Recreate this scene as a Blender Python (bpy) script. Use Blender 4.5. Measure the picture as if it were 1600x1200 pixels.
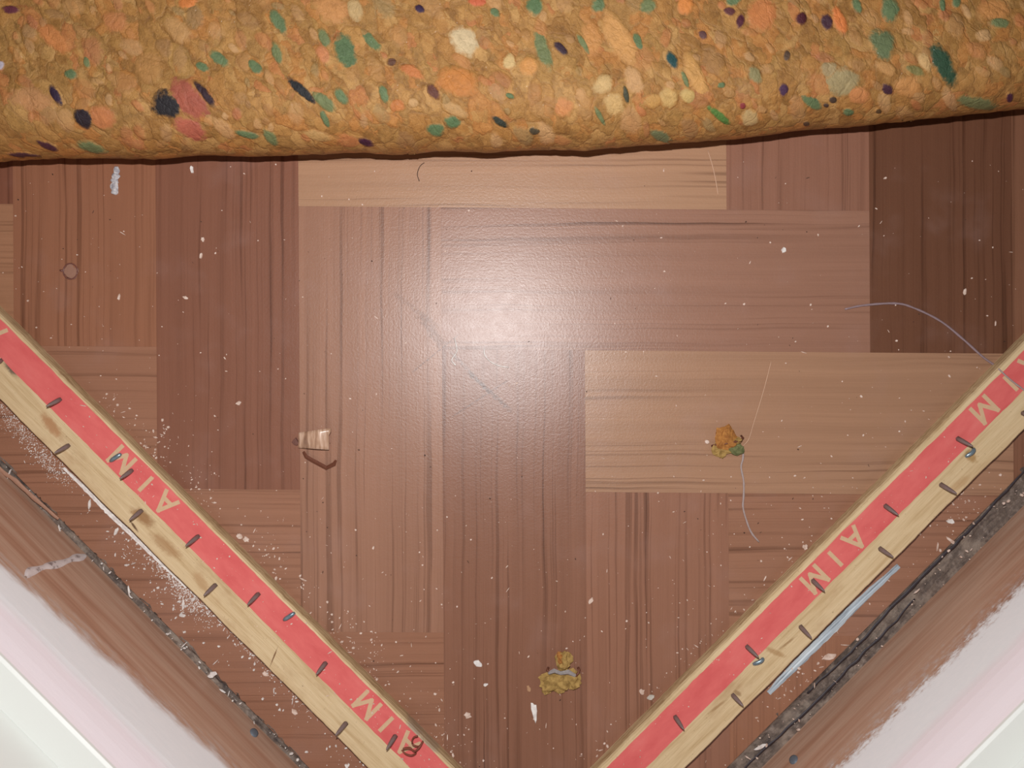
import bpy, math, random
from mathutils import Vector, noise as mnoise

# ------------------------------------------------------------------ set-up
for o in list(bpy.data.objects):
    bpy.data.objects.remove(o, do_unlink=True)
SC = bpy.context.scene
COL = SC.collection
random.seed(7)
S = 0.28            # mm on the floor for one pixel of the photograph
H = 336.0           # camera height above the floor in mm
R2 = math.sqrt(2.0)

cd = bpy.data.cameras.new('camera')
cam = bpy.data.objects.new('camera', cd)
COL.objects.link(cam)
cam.location = (0, 0, H / 1000)
cam.rotation_euler = (0, 0, 0)
cd.lens = 4.3
cd.sensor_fit = 'HORIZONTAL'
cd.sensor_width = 1600 * S / H * 4.3
cd.clip_start = 0.01
cd.clip_end = 20
cd.dof.use_dof = True
cd.dof.focus_distance = 0.335
cd.dof.aperture_fstop = 2.4
SC.camera = cam

wd = bpy.data.worlds.new('world')
SC.world = wd
wd.use_nodes = True
wd.node_tree.nodes['Background'].inputs[0].default_value = (1.0, 0.98, 0.97, 1)
wd.node_tree.nodes['Background'].inputs[1].default_value = 0.025

# the phone's flash beside the lens
fd = bpy.data.lights.new('flash_lamp', 'SPOT')
fd.spot_size = math.radians(112)
fd.spot_blend = 0.35
fd.energy = 4.4
fd.color = (1.0, 0.985, 0.985)
fd.shadow_soft_size = 0.0035
fl = bpy.data.objects.new('flash_lamp', fd)
fl.location = (-0.012, 0.049, H / 1000)
COL.objects.link(fl)

vs = SC.view_settings
SC.display_settings.display_device = 'sRGB'
vs.view_transform = 'Standard'
vs.look = 'None'
vs.exposure = 0.0
vs.gamma = 1.0
vs.use_curve_mapping = False


# ------------------------------------------------------------------ helpers
def lin(c):
    c = c / 255.0
    return c / 12.92 if c <= 0.04045 else ((c + 0.055) / 1.055) ** 2.4


def C(r, g, b, k=1.0):
    return (lin(r) * k, lin(g) * k, lin(b) * k, 1.0)


def W(px, py, z=0.0):
    """pixel of the photograph at height z (mm) -> world mm"""
    k = S * (H - z) / H
    return ((px - 800) * k, (600 - py) * k, z)


# wall frames: x along the wall, y into the room, origin at the skirting face
DL, DR = 661 * S, 702 * S
FRAMES = {
    'left': (Vector((-DL / R2, -DL / R2, 0)), Vector((1, -1, 0)) / R2, Vector((1, 1, 0)) / R2, -math.pi / 4),
    'right': (Vector((DR / R2, -DR / R2, 0)), Vector((1, 1, 0)) / R2, Vector((-1, 1, 0)) / R2, math.pi / 4),
}


def to_local(side, p):
    o, ax, ay, a = FRAMES[side]
    d = Vector(p) - o
    return (d.dot(ax), d.dot(ay), p[2])


def LP(side, px, py, z):
    return to_local(side, W(px, py, z))


def to_world(side, p):
    o, ax, ay, a = FRAMES[side]
    v = o + ax * p[0] + ay * p[1]
    return (v.x, v.y, p[2])


def tag(o, label=None, cat=None, group=None, kind=None):
    if label: o['label'] = label
    if cat: o['category'] = cat
    if group: o['group'] = group
    if kind: o['kind'] = kind
    return o


def mesh_obj(name, verts, faces, m, parent=None, loc=None, smooth=False):
    """verts in mm, relative to loc (mm); linked as ONE mesh object"""
    me = bpy.data.meshes.new(name)
    me.from_pydata([(v[0] / 1000, v[1] / 1000, v[2] / 1000) for v in verts], [], faces)
    me.validate()
    if smooth:
        for p in me.polygons: p.use_smooth = True
    if m: me.materials.append(m)
    me.update()
    o = bpy.data.objects.new(name, me)
    COL.objects.link(o)
    if parent is not None: o.parent = parent
    if loc is not None: o.location = (loc[0] / 1000, loc[1] / 1000, loc[2] / 1000)
    return o


def base_of(verts):
    xs = [v[0] for v in verts]; ys = [v[1] for v in verts]; zs = [v[2] for v in verts]
    return ((min(xs) + max(xs)) / 2, (min(ys) + max(ys)) / 2, min(zs))


def thing_mesh(name, verts, faces, m, label, cat, group=None, smooth=False, kind=None):
    b = base_of(verts)
    o = mesh_obj(name, [(v[0] - b[0], v[1] - b[1], v[2] - b[2]) for v in verts], faces, m, None, b, smooth)
    return tag(o, label, cat, group, kind)


def empty(name, loc, rz=0.0, label=None, cat=None, group=None):
    o = bpy.data.objects.new(name, None)
    o.empty_display_size = 0.01
    COL.objects.link(o)
    o.location = (loc[0] / 1000, loc[1] / 1000, loc[2] / 1000)
    o.rotation_euler = (0, 0, rz)
    return tag(o, label, cat, group)


def box(x0, x1, y0, y1, z0, z1):
    v = [(x0, y0, z0), (x1, y0, z0), (x1, y1, z0), (x0, y1, z0), (x0, y0, z1), (x1, y0, z1), (x1, y1, z1), (x0, y1, z1)]
    f = [(3, 2, 1, 0), (4, 5, 6, 7), (0, 1, 5, 4), (1, 2, 6, 5), (2, 3, 7, 6), (3, 0, 4, 7)]
    return v, f


def prism(poly, z0, z1):
    n = len(poly)
    v = [(p[0], p[1], z0) for p in poly] + [(p[0], p[1], z1) for p in poly]
    f = [tuple(range(n - 1, -1, -1)), tuple(range(n, 2 * n))]
    for i in range(n):
        j = (i + 1) % n
        f.append((i, j, n + j, n + i))
    return v, f


def tube(pts, radii, k=6, flat=1.0):
    """round tube along a polyline (flat < 1 squashes it vertically)"""
    pts = [Vector(p) for p in pts]
    n = len(pts)
    if not hasattr(radii, '__len__'): radii = [radii] * n
    v, f = [], []
    for i, p in enumerate(pts):
        d = (pts[min(i + 1, n - 1)] - pts[max(i - 1, 0)]).normalized()
        ref = Vector((0, 0, 1)) if abs(d.z) < 0.9 else Vector((1, 0, 0))
        a = d.cross(ref).normalized()
        b = a.cross(d).normalized()
        for j in range(k):
            t = 2 * math.pi * j / k
            v.append(tuple(p + a * (math.cos(t) * radii[i]) + b * (math.sin(t) * radii[i] * flat)))
    for i in range(n - 1):
        for j in range(k):
            q = (j + 1) % k
            f.append((i * k + j, i * k + q, (i + 1) * k + q, (i + 1) * k + j))
    f.append(tuple(range(k - 1, -1, -1)))
    f.append(tuple(range((n - 1) * k, n * k)))
    return v, f


def smooth_path(pts, n):
    """Catmull-Rom through pts"""
    P = [Vector(p) for p in pts]
    P = [P[0] * 2 - P[1]] + P + [P[-1] * 2 - P[-2]]
    out = []
    seg = len(P) - 3
    for i in range(n + 1):
        t = i / n * seg
        s = min(int(t), seg - 1); u = t - s
        a, b, c, d = P[s], P[s + 1], P[s + 2], P[s + 3]
        out.append(0.5 * ((2 * b) + (c - a) * u + (2 * a - 5 * b + 4 * c - d) * u * u + (3 * b - a - 3 * c + d) * u ** 3))
    return out


def flake(cx, cy, z, a, b, ang, h, rnd, n=8, curl=0.0):
    """an irregular thin chip lying at (cx, cy, z), mm"""
    ca, sa = math.cos(ang), math.sin(ang)
    top, bot = [], []
    for i in range(n):
        t = 2 * math.pi * i / n
        r = 1 + rnd.uniform(-0.28, 0.22)
        x, y = a * r * math.cos(t), b * r * math.sin(t)
        lift = curl * (abs(x) / a) ** 2
        X, Y = cx + x * ca - y * sa, cy + x * sa + y * ca
        bot.append((X, Y, z + lift)); top.append((cx + (X - cx) * 0.85, cy + (Y - cy) * 0.85, z + h + lift))
    v = bot + top + [(cx, cy, z + h * 1.15)]
    f = [tuple(range(n - 1, -1, -1))]
    for i in range(n):
        j = (i + 1) % n
        f.append((i, j, n + j, n + i)); f.append((n + i, n + j, 2 * n))
    return v, f


def blob(cx, cy, z, rx, ry, rz, seed, nu=16, nv=9, rough=0.35, freq=1.1):
    """irregular lump sitting on z"""
    v, f = [], []
    for j in range(nv + 1):
        ph = math.pi * (j / nv)
        for i in range(nu):
            th = 2 * math.pi * i / nu
            d = Vector((math.sin(ph) * math.cos(th), math.sin(ph) * math.sin(th), math.cos(ph)))
            r = 1 + rough * mnoise.noise(d * freq + Vector((seed, seed * 2.3, 0))) + 0.45 * rough * mnoise.noise(d * freq * 3 + Vector((0, seed, seed)))
            v.append((cx + d.x * rx * r, cy + d.y * ry * r, max(z, z + rz * 0.55 + d.z * rz * r * 0.75)))
    for j in range(nv):
        for i in range(nu):
            q = (i + 1) % nu
            f.append((j * nu + i, (j + 1) * nu + i, (j + 1) * nu + q, j * nu + q))
    return v, f


def join(parts):
    V, F = [], []
    for v, f in parts:
        n = len(V)
        V += v
        F += [tuple(i + n for i in q) for q in f]
    return V, F


# ------------------------------------------------------------------ material helpers
class NT:
    def __init__(self, name, group=False):
        if group:
            self.t = bpy.data.node_groups.new(name, 'ShaderNodeTree'); self.m = None
        else:
            self.m = bpy.data.materials.new(name); self.m.use_nodes = True
            self.t = self.m.node_tree
            self.bsdf = self.t.nodes['Principled BSDF']

    def n(self, typ, **kw):
        nd = self.t.nodes.new(typ)
        for k, v in kw.items(): setattr(nd, k, v)
        return nd

    def put(self, sock, v):
        if isinstance(v, bpy.types.NodeSocket): self.t.links.new(v, sock)
        elif v is not None: sock.default_value = v

    def math(self, op, a, b=None, c=None, clamp=False):
        nd = self.n('ShaderNodeMath', operation=op); nd.use_clamp = clamp
        self.put(nd.inputs[0], a)
        if b is not None: self.put(nd.inputs[1], b)
        if c is not None: self.put(nd.inputs[2], c)
        return nd.outputs[0]

    def vmul(self, v, s):
        nd = self.n('ShaderNodeVectorMath', operation='MULTIPLY')
        self.put(nd.inputs[0], v); self.put(nd.inputs[1], s)
        return nd.outputs[0]

    def vadd(self, v, s):
        nd = self.n('ShaderNodeVectorMath', operation='ADD')
        self.put(nd.inputs[0], v); self.put(nd.inputs[1], s)
        return nd.outputs[0]

    def mapping(self, v, loc=(0, 0, 0), rot=(0, 0, 0), scale=(1, 1, 1), kind='POINT'):
        nd = self.n('ShaderNodeMapping', vector_type=kind)
        self.put(nd.inputs['Vector'], v)
        nd.inputs['Location'].default_value = loc
        nd.inputs['Rotation'].default_value = rot
        nd.inputs['Scale'].default_value = scale
        return nd.outputs[0]

    def noise(self, v, scale=1.0, detail=2.0, rough=0.5, dist=0.0, color=False):
        nd = self.n('ShaderNodeTexNoise')
        self.put(nd.inputs['Vector'], v)
        nd.inputs['Scale'].default_value = scale
        nd.inputs['Detail'].default_value = detail
        nd.inputs['Roughness'].default_value = rough
        nd.inputs['Distortion'].default_value = dist
        return nd.outputs['Color' if color else 'Fac']

    def voro(self, v, scale=1.0, feature='F1', rnd=1.0, out='Color'):
        nd = self.n('ShaderNodeTexVoronoi', feature=feature)
        self.put(nd.inputs['Vector'], v)
        nd.inputs['Scale'].default_value = scale
        nd.inputs['Randomness'].default_value = rnd
        return nd.outputs[out]

    def ramp(self, fac, stops, interp='LINEAR'):
        nd = self.n('ShaderNodeValToRGB')
        r = nd.color_ramp; r.interpolation = interp
        while len(r.elements) < len(stops): r.elements.new(0.5)
        while len(r.elements) > len(stops): r.elements.remove(r.elements[-1])
        for e, (p, c) in zip(r.elements, stops):
            e.position = p
            e.color = c if hasattr(c, '__len__') else (c, c, c, 1)
        self.put(nd.inputs[0], fac)
        return nd.outputs[0]

    def sstep(self, v, a, b, lo=0.0, hi=1.0):
        nd = self.n('ShaderNodeMapRange', interpolation_type='SMOOTHSTEP')
        self.put(nd.inputs['Value'], v)
        nd.inputs['From Min'].default_value = a; nd.inputs['From Max'].default_value = b
        nd.inputs['To Min'].default_value = lo; nd.inputs['To Max'].default_value = hi
        return nd.outputs['Result']

    def mix(self, fac, a, b, mode='MIX'):
        nd = self.n('ShaderNodeMix', data_type='RGBA', blend_type=mode)
        self.put(nd.inputs['Factor'], fac)
        self.put(nd.inputs[6], a); self.put(nd.inputs[7], b)
        return nd.outputs[2]

    def sep(self, v):
        nd = self.n('ShaderNodeSeparateXYZ'); self.put(nd.inputs[0], v)
        return nd.outputs

    def bump(self, h, strength=0.3, dist=0.0005, normal=None):
        nd = self.n('ShaderNodeBump')
        nd.inputs['Strength'].default_value = strength
        nd.inputs['Distance'].default_value = dist
        self.put(nd.inputs['Height'], h)
        if normal is not None: self.put(nd.inputs['Normal'], normal)
        return nd.outputs[0]

    def out(self, col=None, rough=0.5, spec=0.5, normal=None, metal=None, **kw):
        b = self.bsdf
        self.put(b.inputs['Base Color'], col)
        self.put(b.inputs['Roughness'], rough)
        self.put(b.inputs['Specular IOR Level'], spec)
        if normal is not None: self.put(b.inputs['Normal'], normal)
        if metal is not None: self.put(b.inputs['Metallic'], metal)
        for k, v in kw.items(): self.put(b.inputs[k], v)
        return self.m


def pos(t):
    """world position in mm"""
    g = t.n('ShaderNodeNewGeometry')
    return t.vmul(g.outputs['Position'], (1000, 1000, 1000))


def objco(t):
    g = t.n('ShaderNodeTexCoord')
    return t.vmul(g.outputs['Object'], (1000, 1000, 1000))


def plain(name, c, rough=0.6, spec=0.4, var=0.25, scale=0.9, metal=None, bump=0.2):
    t = NT(name)
    p = pos(t)
    nz = t.noise(p, scale, 3, 0.6)
    f = t.math('MULTIPLY_ADD', nz, 2 * var, 1 - var)
    col = t.mix(1.0, c, t.n('ShaderNodeCombineColor').outputs[0], 'MULTIPLY')
    cc = [n for n in t.t.nodes if n.bl_idname == 'ShaderNodeCombineColor'][-1]
    for i in range(3): t.put(cc.inputs[i], f)
    return t.out(col, rough, spec, t.bump(nz, bump, 0.0003), metal)


# ------------------------------------------------------------------ vinyl plank material
def mat_plank():
    t = NT('vinyl_plank')
    oi = t.n('ShaderNodeObjectInfo')
    tint, seed = oi.outputs['Color'], oi.outputs['Alpha']
    p = objco(t)
    cmb = t.n('ShaderNodeCombineXYZ')
    t.put(cmb.inputs[0], t.math('MULTIPLY', seed, 731.0))
    t.put(cmb.inputs[1], t.math('MULTIPLY', seed, 977.0))
    q = t.vadd(p, cmb.outputs[0])
    # slow drift so the grain lines run long and nearly straight, swelling a little
    wv = t.math('MULTIPLY', t.math('SUBTRACT', t.noise(t.vmul(q, (0.018, 0.02, 1)), 1.0, 2.0, 0.5), 0.5), 3.0)
    c2 = t.n('ShaderNodeCombineXYZ')
    t.put(c2.inputs[1], wv)
    q2 = t.vadd(q, c2.outputs[0])
    a = t.noise(t.vmul(q2, (0.004, 0.34, 1)), 1.0, 2.0, 0.5)
    ln = t.sstep(a, 0.555, 0.66)
    a2 = t.noise(t.vmul(q2, (0.005, 0.75, 1)), 1.0, 2.0, 0.5)
    ln2 = t.sstep(a2, 0.57, 0.68)
    band = t.noise(t.vmul(q2, (0.003, 0.06, 1)), 1.0, 2.0, 0.5)
    gate = t.sstep(band, 0.30, 0.58)
    brk_ = t.noise(t.vmul(q, (0.02, 0.5, 1)), 1.0, 3.0, 0.6)
    gate = t.math('MULTIPLY', gate, t.sstep(brk_, 0.25, 0.55, 0.45, 1.0))
    ln = t.math('MULTIPLY', t.math('MULTIPLY_ADD', ln2, 0.75, ln), gate)
    fine = t.noise(t.vmul(q, (0.02, 1.8, 1)), 1.0, 4.0, 0.65)
    med = t.noise(t.vmul(q2, (0.003, 0.16, 1)), 1.0, 3.0, 0.6)
    shade = t.math('MULTIPLY_ADD', t.math('SUBTRACT', fine, 0.5), 0.26, 1.06)
    shade = t.math('ADD', shade, t.math('MULTIPLY', t.math('SUBTRACT', med, 0.5), 0.42))
    shade = t.math('SUBTRACT', shade, t.math('MULTIPLY', ln, 0.40))
    cc = t.n('ShaderNodeCombineColor')
    t.put(cc.inputs[0], t.math('POWER', shade, 0.9)); t.put(cc.inputs[1], shade); t.put(cc.inputs[2], t.math('POWER', shade, 1.05))
    col = t.mix(1.0, tint, cc.outputs[0], 'MULTIPLY')
    wp = pos(t)
    big = t.noise(wp, 0.035, 3, 0.6)
    col = t.mix(t.sstep(big, 0.5, 0.8, 0.0, 0.16), col, C(172, 140, 132))
    # scuffs worn into the vinyl where the carpet was dragged
    brk = t.noise(wp, 0.7, 4, 0.7)
    for (x0, y0, x1, y1, w, c, amt) in ((655, 488, 694, 545, 2.6, (120, 82, 62), 0.75), (612, 455, 690, 515, 1.4, (126, 88, 68), 0.5),
                                        (728, 578, 802, 645, 1.2, (96, 76, 68), 0.6), (700, 545, 770, 618, 1.0, (100, 80, 72), 0.5),
                                        (640, 585, 720, 520, 0.4, (96, 70, 62), 0.6), (700, 655, 800, 590, 0.4, (96, 70, 62), 0.6)):
        A, B = W(x0, y0), W(x1, y1)
        cx, cy = (A[0] + B[0]) / 2, (A[1] + B[1]) / 2
        L = math.hypot(B[0] - A[0], B[1] - A[1]) / 2
        ang = math.atan2(B[1] - A[1], B[0] - A[0])
        m = t.mapping(wp, (cx, cy, 0), (0, 0, ang), (1, 1, 1), 'TEXTURE')
        s = t.sep(m)
        wob = t.math('MULTIPLY', t.math('SUBTRACT', brk, 0.5), 3.0 * w)
        dy = t.math('ABSOLUTE', t.math('ADD', s[1], wob))
        k = t.math('MULTIPLY', t.sstep(dy, w * 0.5, w, 1, 0), t.sstep(t.math('ABSOLUTE', s[0]), L * 0.75, L, 1, 0))
        k = t.math('MULTIPLY', k, t.sstep(brk, 0.35, 0.55))
        col = t.mix(t.math('MULTIPLY', k, amt), col, C(*c))
    # fine leathery emboss of the vinyl
    e1 = t.noise(wp, 0.95, 4, 0.7)
    e2 = t.noise(wp, 0.22, 2, 0.5)
    hgt = t.math('ADD', t.math('MULTIPLY', e1, 1.5), t.math('MULTIPLY', e2, 0.35))
    hgt = t.math('ADD', hgt, t.math('MULTIPLY', fine, 0.35))
    nrm = t.bump(hgt, 0.36, 0.00016)
    rough = t.math('MULTIPLY_ADD', e2, 0.08, 0.285)
    return t.out(col, rough, 0.52, nrm)


# ------------------------------------------------------------------ foam
def foam_group():
    t = NT('foam_colour', True)
    g = t.t
    g.interface.new_socket('Color', in_out='OUTPUT', socket_type='NodeSocketColor')
    g.interface.new_socket('Height', in_out='OUTPUT', socket_type='NodeSocketFloat')
    go = t.n('NodeGroupOutput')
    p = pos(t)
    p = t.mapping(p, (0, 0, 0), (0, 0, math.radians(58)), (1, 1, 1))
    d = t.noise(p, 0.16, 3, 0.6, 0, True)
    p2 = t.vadd(p, t.vmul(t.vadd(d, (-0.5, -0.5, -0.5)), (7, 7, 7)))
    ps = t.vmul(p2, (0.075, 0.15, 0.12))
    v1 = t.sep(t.voro(ps, 1.0))[0]
    e1 = t.voro(ps, 1.0, 'DISTANCE_TO_EDGE', 1.0, 'Distance')
    v2 = t.sep(t.voro(t.vmul(p2, (0.17, 0.33, 0.25)), 1.0))[1]
    e2 = t.voro(t.vmul(p2, (0.17, 0.33, 0.25)), 1.0, 'DISTANCE_TO_EDGE', 1.0, 'Distance')
    pal = [(0.0, C(146, 102, 50)), (0.12, C(182, 128, 66)), (0.28, C(172, 126, 66)), (0.42, C(194, 144, 80)), (0.55, C(200, 130, 66)),
           (0.68, C(164, 124, 68)), (0.80, C(208, 162, 98)), (0.90, C(176, 136, 74)), (0.96, C(204, 124, 74))]
    c1 = t.ramp(v1, pal, 'CONSTANT')
    c2 = t.ramp(v2, pal, 'CONSTANT')
    k = t.sstep(t.noise(p, 0.11, 2, 0.5), 0.44, 0.56)
    col = t.mix(k, c1, c2)
    soft = t.noise(p, 0.3, 4, 0.65)
    col = t.mix(0.5, col, t.ramp(soft, [(0.3, C(132, 90, 42)), (0.5, C(180, 128, 66)), (0.7, C(208, 156, 90))]))
    edge = t.math('MULTIPLY', t.sstep(e1, 0.0, 0.09), t.sstep(e2, 0.0, 0.07, 0.55, 1.0))
    col = t.mix(t.math('MULTIPLY_ADD', edge, -0.26, 0.26), col, C(116, 76, 42))
    pit = t.sstep(t.noise(p, 0.55, 5, 0.75), 0.62, 0.74, 0.0, 0.5)
    col = t.mix(pit, col, C(96, 62, 34))
    gr = t.noise(p, 2.2, 3, 0.7)
    col = t.mix(1.0, col, t.ramp(gr, [(0.25, 0.80), (0.75, 1.16)]), 'MULTIPLY')
    hgt = t.math('ADD', t.math('MULTIPLY', edge, 0.6), t.math('ADD', t.math('MULTIPLY', soft, 1.2), t.math('MULTIPLY', gr, 0.5)))
    t.put(go.inputs[0], col); t.put(go.inputs[1], hgt)
    return g


FOAM = None


def mat_foam(chip=False):
    global FOAM
    if FOAM is None: FOAM = foam_group()
    t = NT('foam_chip' if chip else 'bonded_foam')
    g = t.n('ShaderNodeGroup'); g.node_tree = FOAM
    col, hgt = g.outputs[0], g.outputs[1]
    p = pos(t)
    if chip:
        oi = t.n('ShaderNodeObjectInfo')
        at = t.n('ShaderNodeAttribute'); at.attribute_name = 'rim'
        nz = t.noise(p, 0.9, 4, 0.7)
        nz2 = t.noise(p, 0.3, 3, 0.6)
        f = t.ramp(nz, [(0.25, 0.84), (0.75, 1.14)])
        f = t.mix(1.0, f, t.ramp(nz2, [(0.3, 0.86), (0.7, 1.12)]), 'MULTIPLY')
        cc = t.mix(1.0, oi.outputs['Color'], f, 'MULTIPLY')
        r = t.math('ADD', at.outputs['Fac'], t.math('MULTIPLY', t.math('SUBTRACT', nz, 0.5), 0.40))
        r = t.math('ADD', r, t.math('MULTIPLY', t.math('SUBTRACT', nz2, 0.5), 0.9))
        k = t.sstep(r, 0.56, 0.98)
        # alpha of the object colour = how crisp the chip shows against the bond
        k = t.math('SUBTRACT', 1.0, t.math('MULTIPLY', t.math('SUBTRACT', 1.0, k), oi.outputs['Alpha']))
        col = t.mix(k, cc, col)
    spk = t.voro(p, 0.42, 'F1', 1.0, 'Distance')
    sk = t.sstep(spk, 0.05, 0.11, 1.0, 0.0)
    col = t.mix(1.0, col, (0.86, 0.86, 0.90, 1), 'MULTIPLY')
    return t.out(col, t.math('MULTIPLY_ADD', sk, -0.35, 0.62), t.math('MULTIPLY_ADD', sk, 0.6, 0.35), t.bump(hgt, 0.55, 0.0006))


# ------------------------------------------------------------------ painted skirting
def mat_skirting(name, h0, slope, rough_amp, streak_amp, pink, rag):
    t = NT(name)
    p = objco(t)
    s = t.sep(p)
    x, z = s[0], s[2]
    grain = t.noise(t.vmul(p, (0.007, 0.1, 0.13)), 1.0, 3, 0.55, 0.25)
    fine = t.noise(t.vmul(p, (0.02, 0.7, 0.8)), 1.0, 3, 0.6)
    wood = t.ramp(grain, [(0.28, C(150, 106, 82)), (0.42, C(178, 134, 110)), (0.55, C(194, 160, 138)), (0.7, C(170, 126, 102))])
    wood = t.mix(0.28, wood, t.ramp(fine, [(0.3, C(146, 104, 80)), (0.7, C(204, 168, 146))]))
    # brushed edge of the white gloss
    n1 = t.noise(t.vmul(p, (0.03, 0.3, 0.05)), 1.0, 4, 0.6)
    n2 = t.noise(t.vmul(p, (rag, 1.0, 0.5)), 1.0, 5, 0.72)
    lvl = t.math('ADD', z, t.math('MULTIPLY', t.math('SUBTRACT', n1, 0.5), rough_amp))
    lvl = t.math('ADD', lvl, t.math('MULTIPLY', t.math('SUBTRACT', n2, 0.5), streak_amp))
    lvl = t.math('ADD', lvl, t.math('MULTIPLY', x, slope))
    k = t.sstep(lvl, h0 - 2.2, h0 + 4.0)
    white = t.mix(t.sstep(n2, 0.35, 0.7, 0, 0.5), C(240, 243, 246), C(247, 248, 250))
    zz = t.math('ADD', z, t.math('MULTIPLY', t.math('SUBTRACT', n1, 0.5), 7.0))
    white = t.mix(t.sstep(zz, pink - 3, pink + 3, 0, 0.9), white, C(240, 229, 234))
    white = t.mix(t.sstep(z, 74.0, 75.0), white, C(224, 226, 221))
    smear = t.math('MULTIPLY', t.sstep(lvl, h0 - 10, h0 + 1, 0, 0.7), t.sstep(n2, 0.42, 0.64))
    col = t.mix(smear, wood, C(196, 186, 182))
    col = t.mix(k, col, white)
    hgt = t.math('ADD', t.math('MULTIPLY', k, 0.8), t.math('MULTIPLY', n2, 0.5))
    return t.out(col, 0.42, 0.35, t.bump(hgt, 0.25, 0.0005))


# ------------------------------------------------------------------ tack strip wood
def mat_strip_wood(side, marks):
    t = NT('strip_wood_' + side)
    p = objco(t)
    g = t.noise(t.vmul(p, (0.03, 0.45, 0.4)), 1.0, 4, 0.6, 0.5)
    f = t.noise(t.vmul(p, (0.10, 2.2, 2.0)), 1.0, 3, 0.6)
    blot = t.noise(t.vmul(p, (0.035, 0.07, 0.1)), 1.0, 4, 0.65)
    col = t.ramp(g, [(0.3, C(200, 170, 126)), (0.5, C(220, 194, 152)), (0.7, C(230, 206, 166))])
    col = t.mix(t.sstep(blot, 0.52, 0.76, 0, 0.6), col, C(170, 130, 90))
    col = t.mix(0.25, col, t.ramp(f, [(0.3, C(184, 152, 108)), (0.7, C(230, 206, 166))]))
    sp = t.noise(p, 0.9, 3, 0.7)
    col = t.mix(t.sstep(sp, 0.66, 0.74, 0, 0.5), col, C(112, 86, 62))
    brk = t.noise(p, 0.5, 4, 0.7)
    for (ax_, ay_, bx_, by_, w, c, amt) in marks:
        A, B = LP(side, ax_, ay_, 6.0), LP(side, bx_, by_, 6.0)
        L = math.hypot(B[0] - A[0], B[1] - A[1]) / 2
        m = t.mapping(p, ((A[0] + B[0]) / 2, (A[1] + B[1]) / 2, 0), (0, 0, math.atan2(B[1] - A[1], B[0] - A[0])), (1, 1, 1), 'TEXTURE')
        sx = t.sep(m)
        d = t.math('SQRT', t.math('ADD', t.math('POWER', t.math('MULTIPLY', sx[0], 1 / L), 2.0), t.math('POWER', t.math('MULTIPLY', sx[1], 1 / w), 2.0)))
        d = t.math('ADD', d, t.math('MULTIPLY', t.math('SUBTRACT', brk, 0.5), 0.9))
        col = t.mix(t.sstep(d, 0.35, 1.0, amt, 0.0), col, C(*c))
    # sawn flanks are a darker brown, in streaks
    nz = t.sep(t.n('ShaderNodeNewGeometry').outputs['Normal'])[2]
    col = t.mix(t.math('MULTIPLY', t.sstep(nz, 0.2, 0.7, 1.0, 0.0), t.sstep(f, 0.35, 0.6, 0.75, 0.35)), col, C(136, 100, 64))
    return t.out(col, 0.7, 0.25, t.bump(f, 0.3, 0.0003))


def mat_red_print():
    t = NT('red_print')
    p = objco(t)
    n = t.noise(t.vmul(p, (0.05, 0.12, 1)), 1.0, 4, 0.6)
    f = t.noise(t.vmul(p, (0.25, 1.6, 1)), 1.0, 4, 0.7)
    col = t.ramp(n, [(0.3, C(218, 98, 96)), (0.55, C(228, 112, 108)), (0.75, C(232, 126, 120))])
    col = t.mix(t.sstep(f, 0.62, 0.78, 0, 0.45), col, C(232, 160, 142))
    return t.out(col, 0.6, 0.3, t.bump(f, 0.2, 0.0002))


def mat_debris(name, c1, c2, rough=0.75):
    t = NT(name)
    n = t.noise(pos(t), 0.5, 3, 0.6)
    return t.out(t.ramp(n, [(0.35, C(*c1)), (0.65, C(*c2))]), rough, 0.3)


M_PLANK = mat_plank()
M_FOAM = mat_foam()
M_CHIP = mat_foam(True)
M_SKL = mat_skirting('skirting_paint_smooth', 36.0, 0.10, 10.0, 5.0, 60.0, 0.09)
M_SKR = mat_skirting('skirting_paint_brushed', 35.0, 0.0, 10.0, 20.0, 56.0, 0.2)
M_WOODS = {
    'left': mat_strip_wood('left', [(60, 640, 100, 690, 3.2, (176, 122, 80), 0.75), (4, 555, 30, 592, 2.6, (92, 74, 66), 0.85), (200, 790, 246, 826, 3.4, (150, 104, 62), 0.8),
                                    (228, 826, 290, 880, 3.6, (166, 122, 80), 0.6), (202, 812, 218, 834, 0.7, (96, 66, 44), 0.9), (436, 1006, 420, 1046, 0.45, (128, 92, 62), 0.95),
                                    (298, 888, 330, 930, 3.0, (186, 146, 104), 0.6), (630, 1118, 668, 1160, 2.6, (150, 136, 126), 0.7), (655, 1150, 690, 1180, 2.0, (146, 132, 122), 0.6)]),
    'right': mat_strip_wood('right', [(1505, 702, 1528, 724, 2.6, (160, 118, 60), 0.7), (1190, 1010, 1232, 1028, 1.6, (166, 124, 76), 0.6), (1210, 1020, 1250, 990, 0.7, (150, 112, 70), 0.6),
                                      (1145, 1078, 1160, 1088, 1.4, (150, 116, 78), 0.7), (1100, 1120, 1140, 1090, 0.8, (160, 122, 80), 0.6), (1480, 772, 1520, 740, 2.4, (190, 150, 106), 0.5)]),
}
M_RED = mat_red_print()
M_LETTER = plain('bare_letter_wood', C(214, 180, 144), 0.7, 0.2, 0.12, 0.6)
M_PIN = plain('pin_steel', C(128, 108, 104), 0.42, 0.5, 0.25, 1.5, 0.1)
M_NAIL = plain('nail_steel', C(128, 146, 156), 0.32, 0.6, 0.25, 1.5, 0.5)
M_RUST = plain('rusty_wire', C(116, 70, 52), 0.5, 0.4, 0.3, 1.5, 0.2)
M_WALL = plain('cream_wall_paint', C(229, 231, 226), 0.7, 0.25, 0.03, 0.05, None, 0.1)
M_SUB = plain('subfloor_dirt', C(66, 56, 50), 0.9, 0.2, 0.5, 0.35)
M_WHITE = mat_debris('white_paint_chip', (214, 204, 198), (242, 236, 230))
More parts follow.
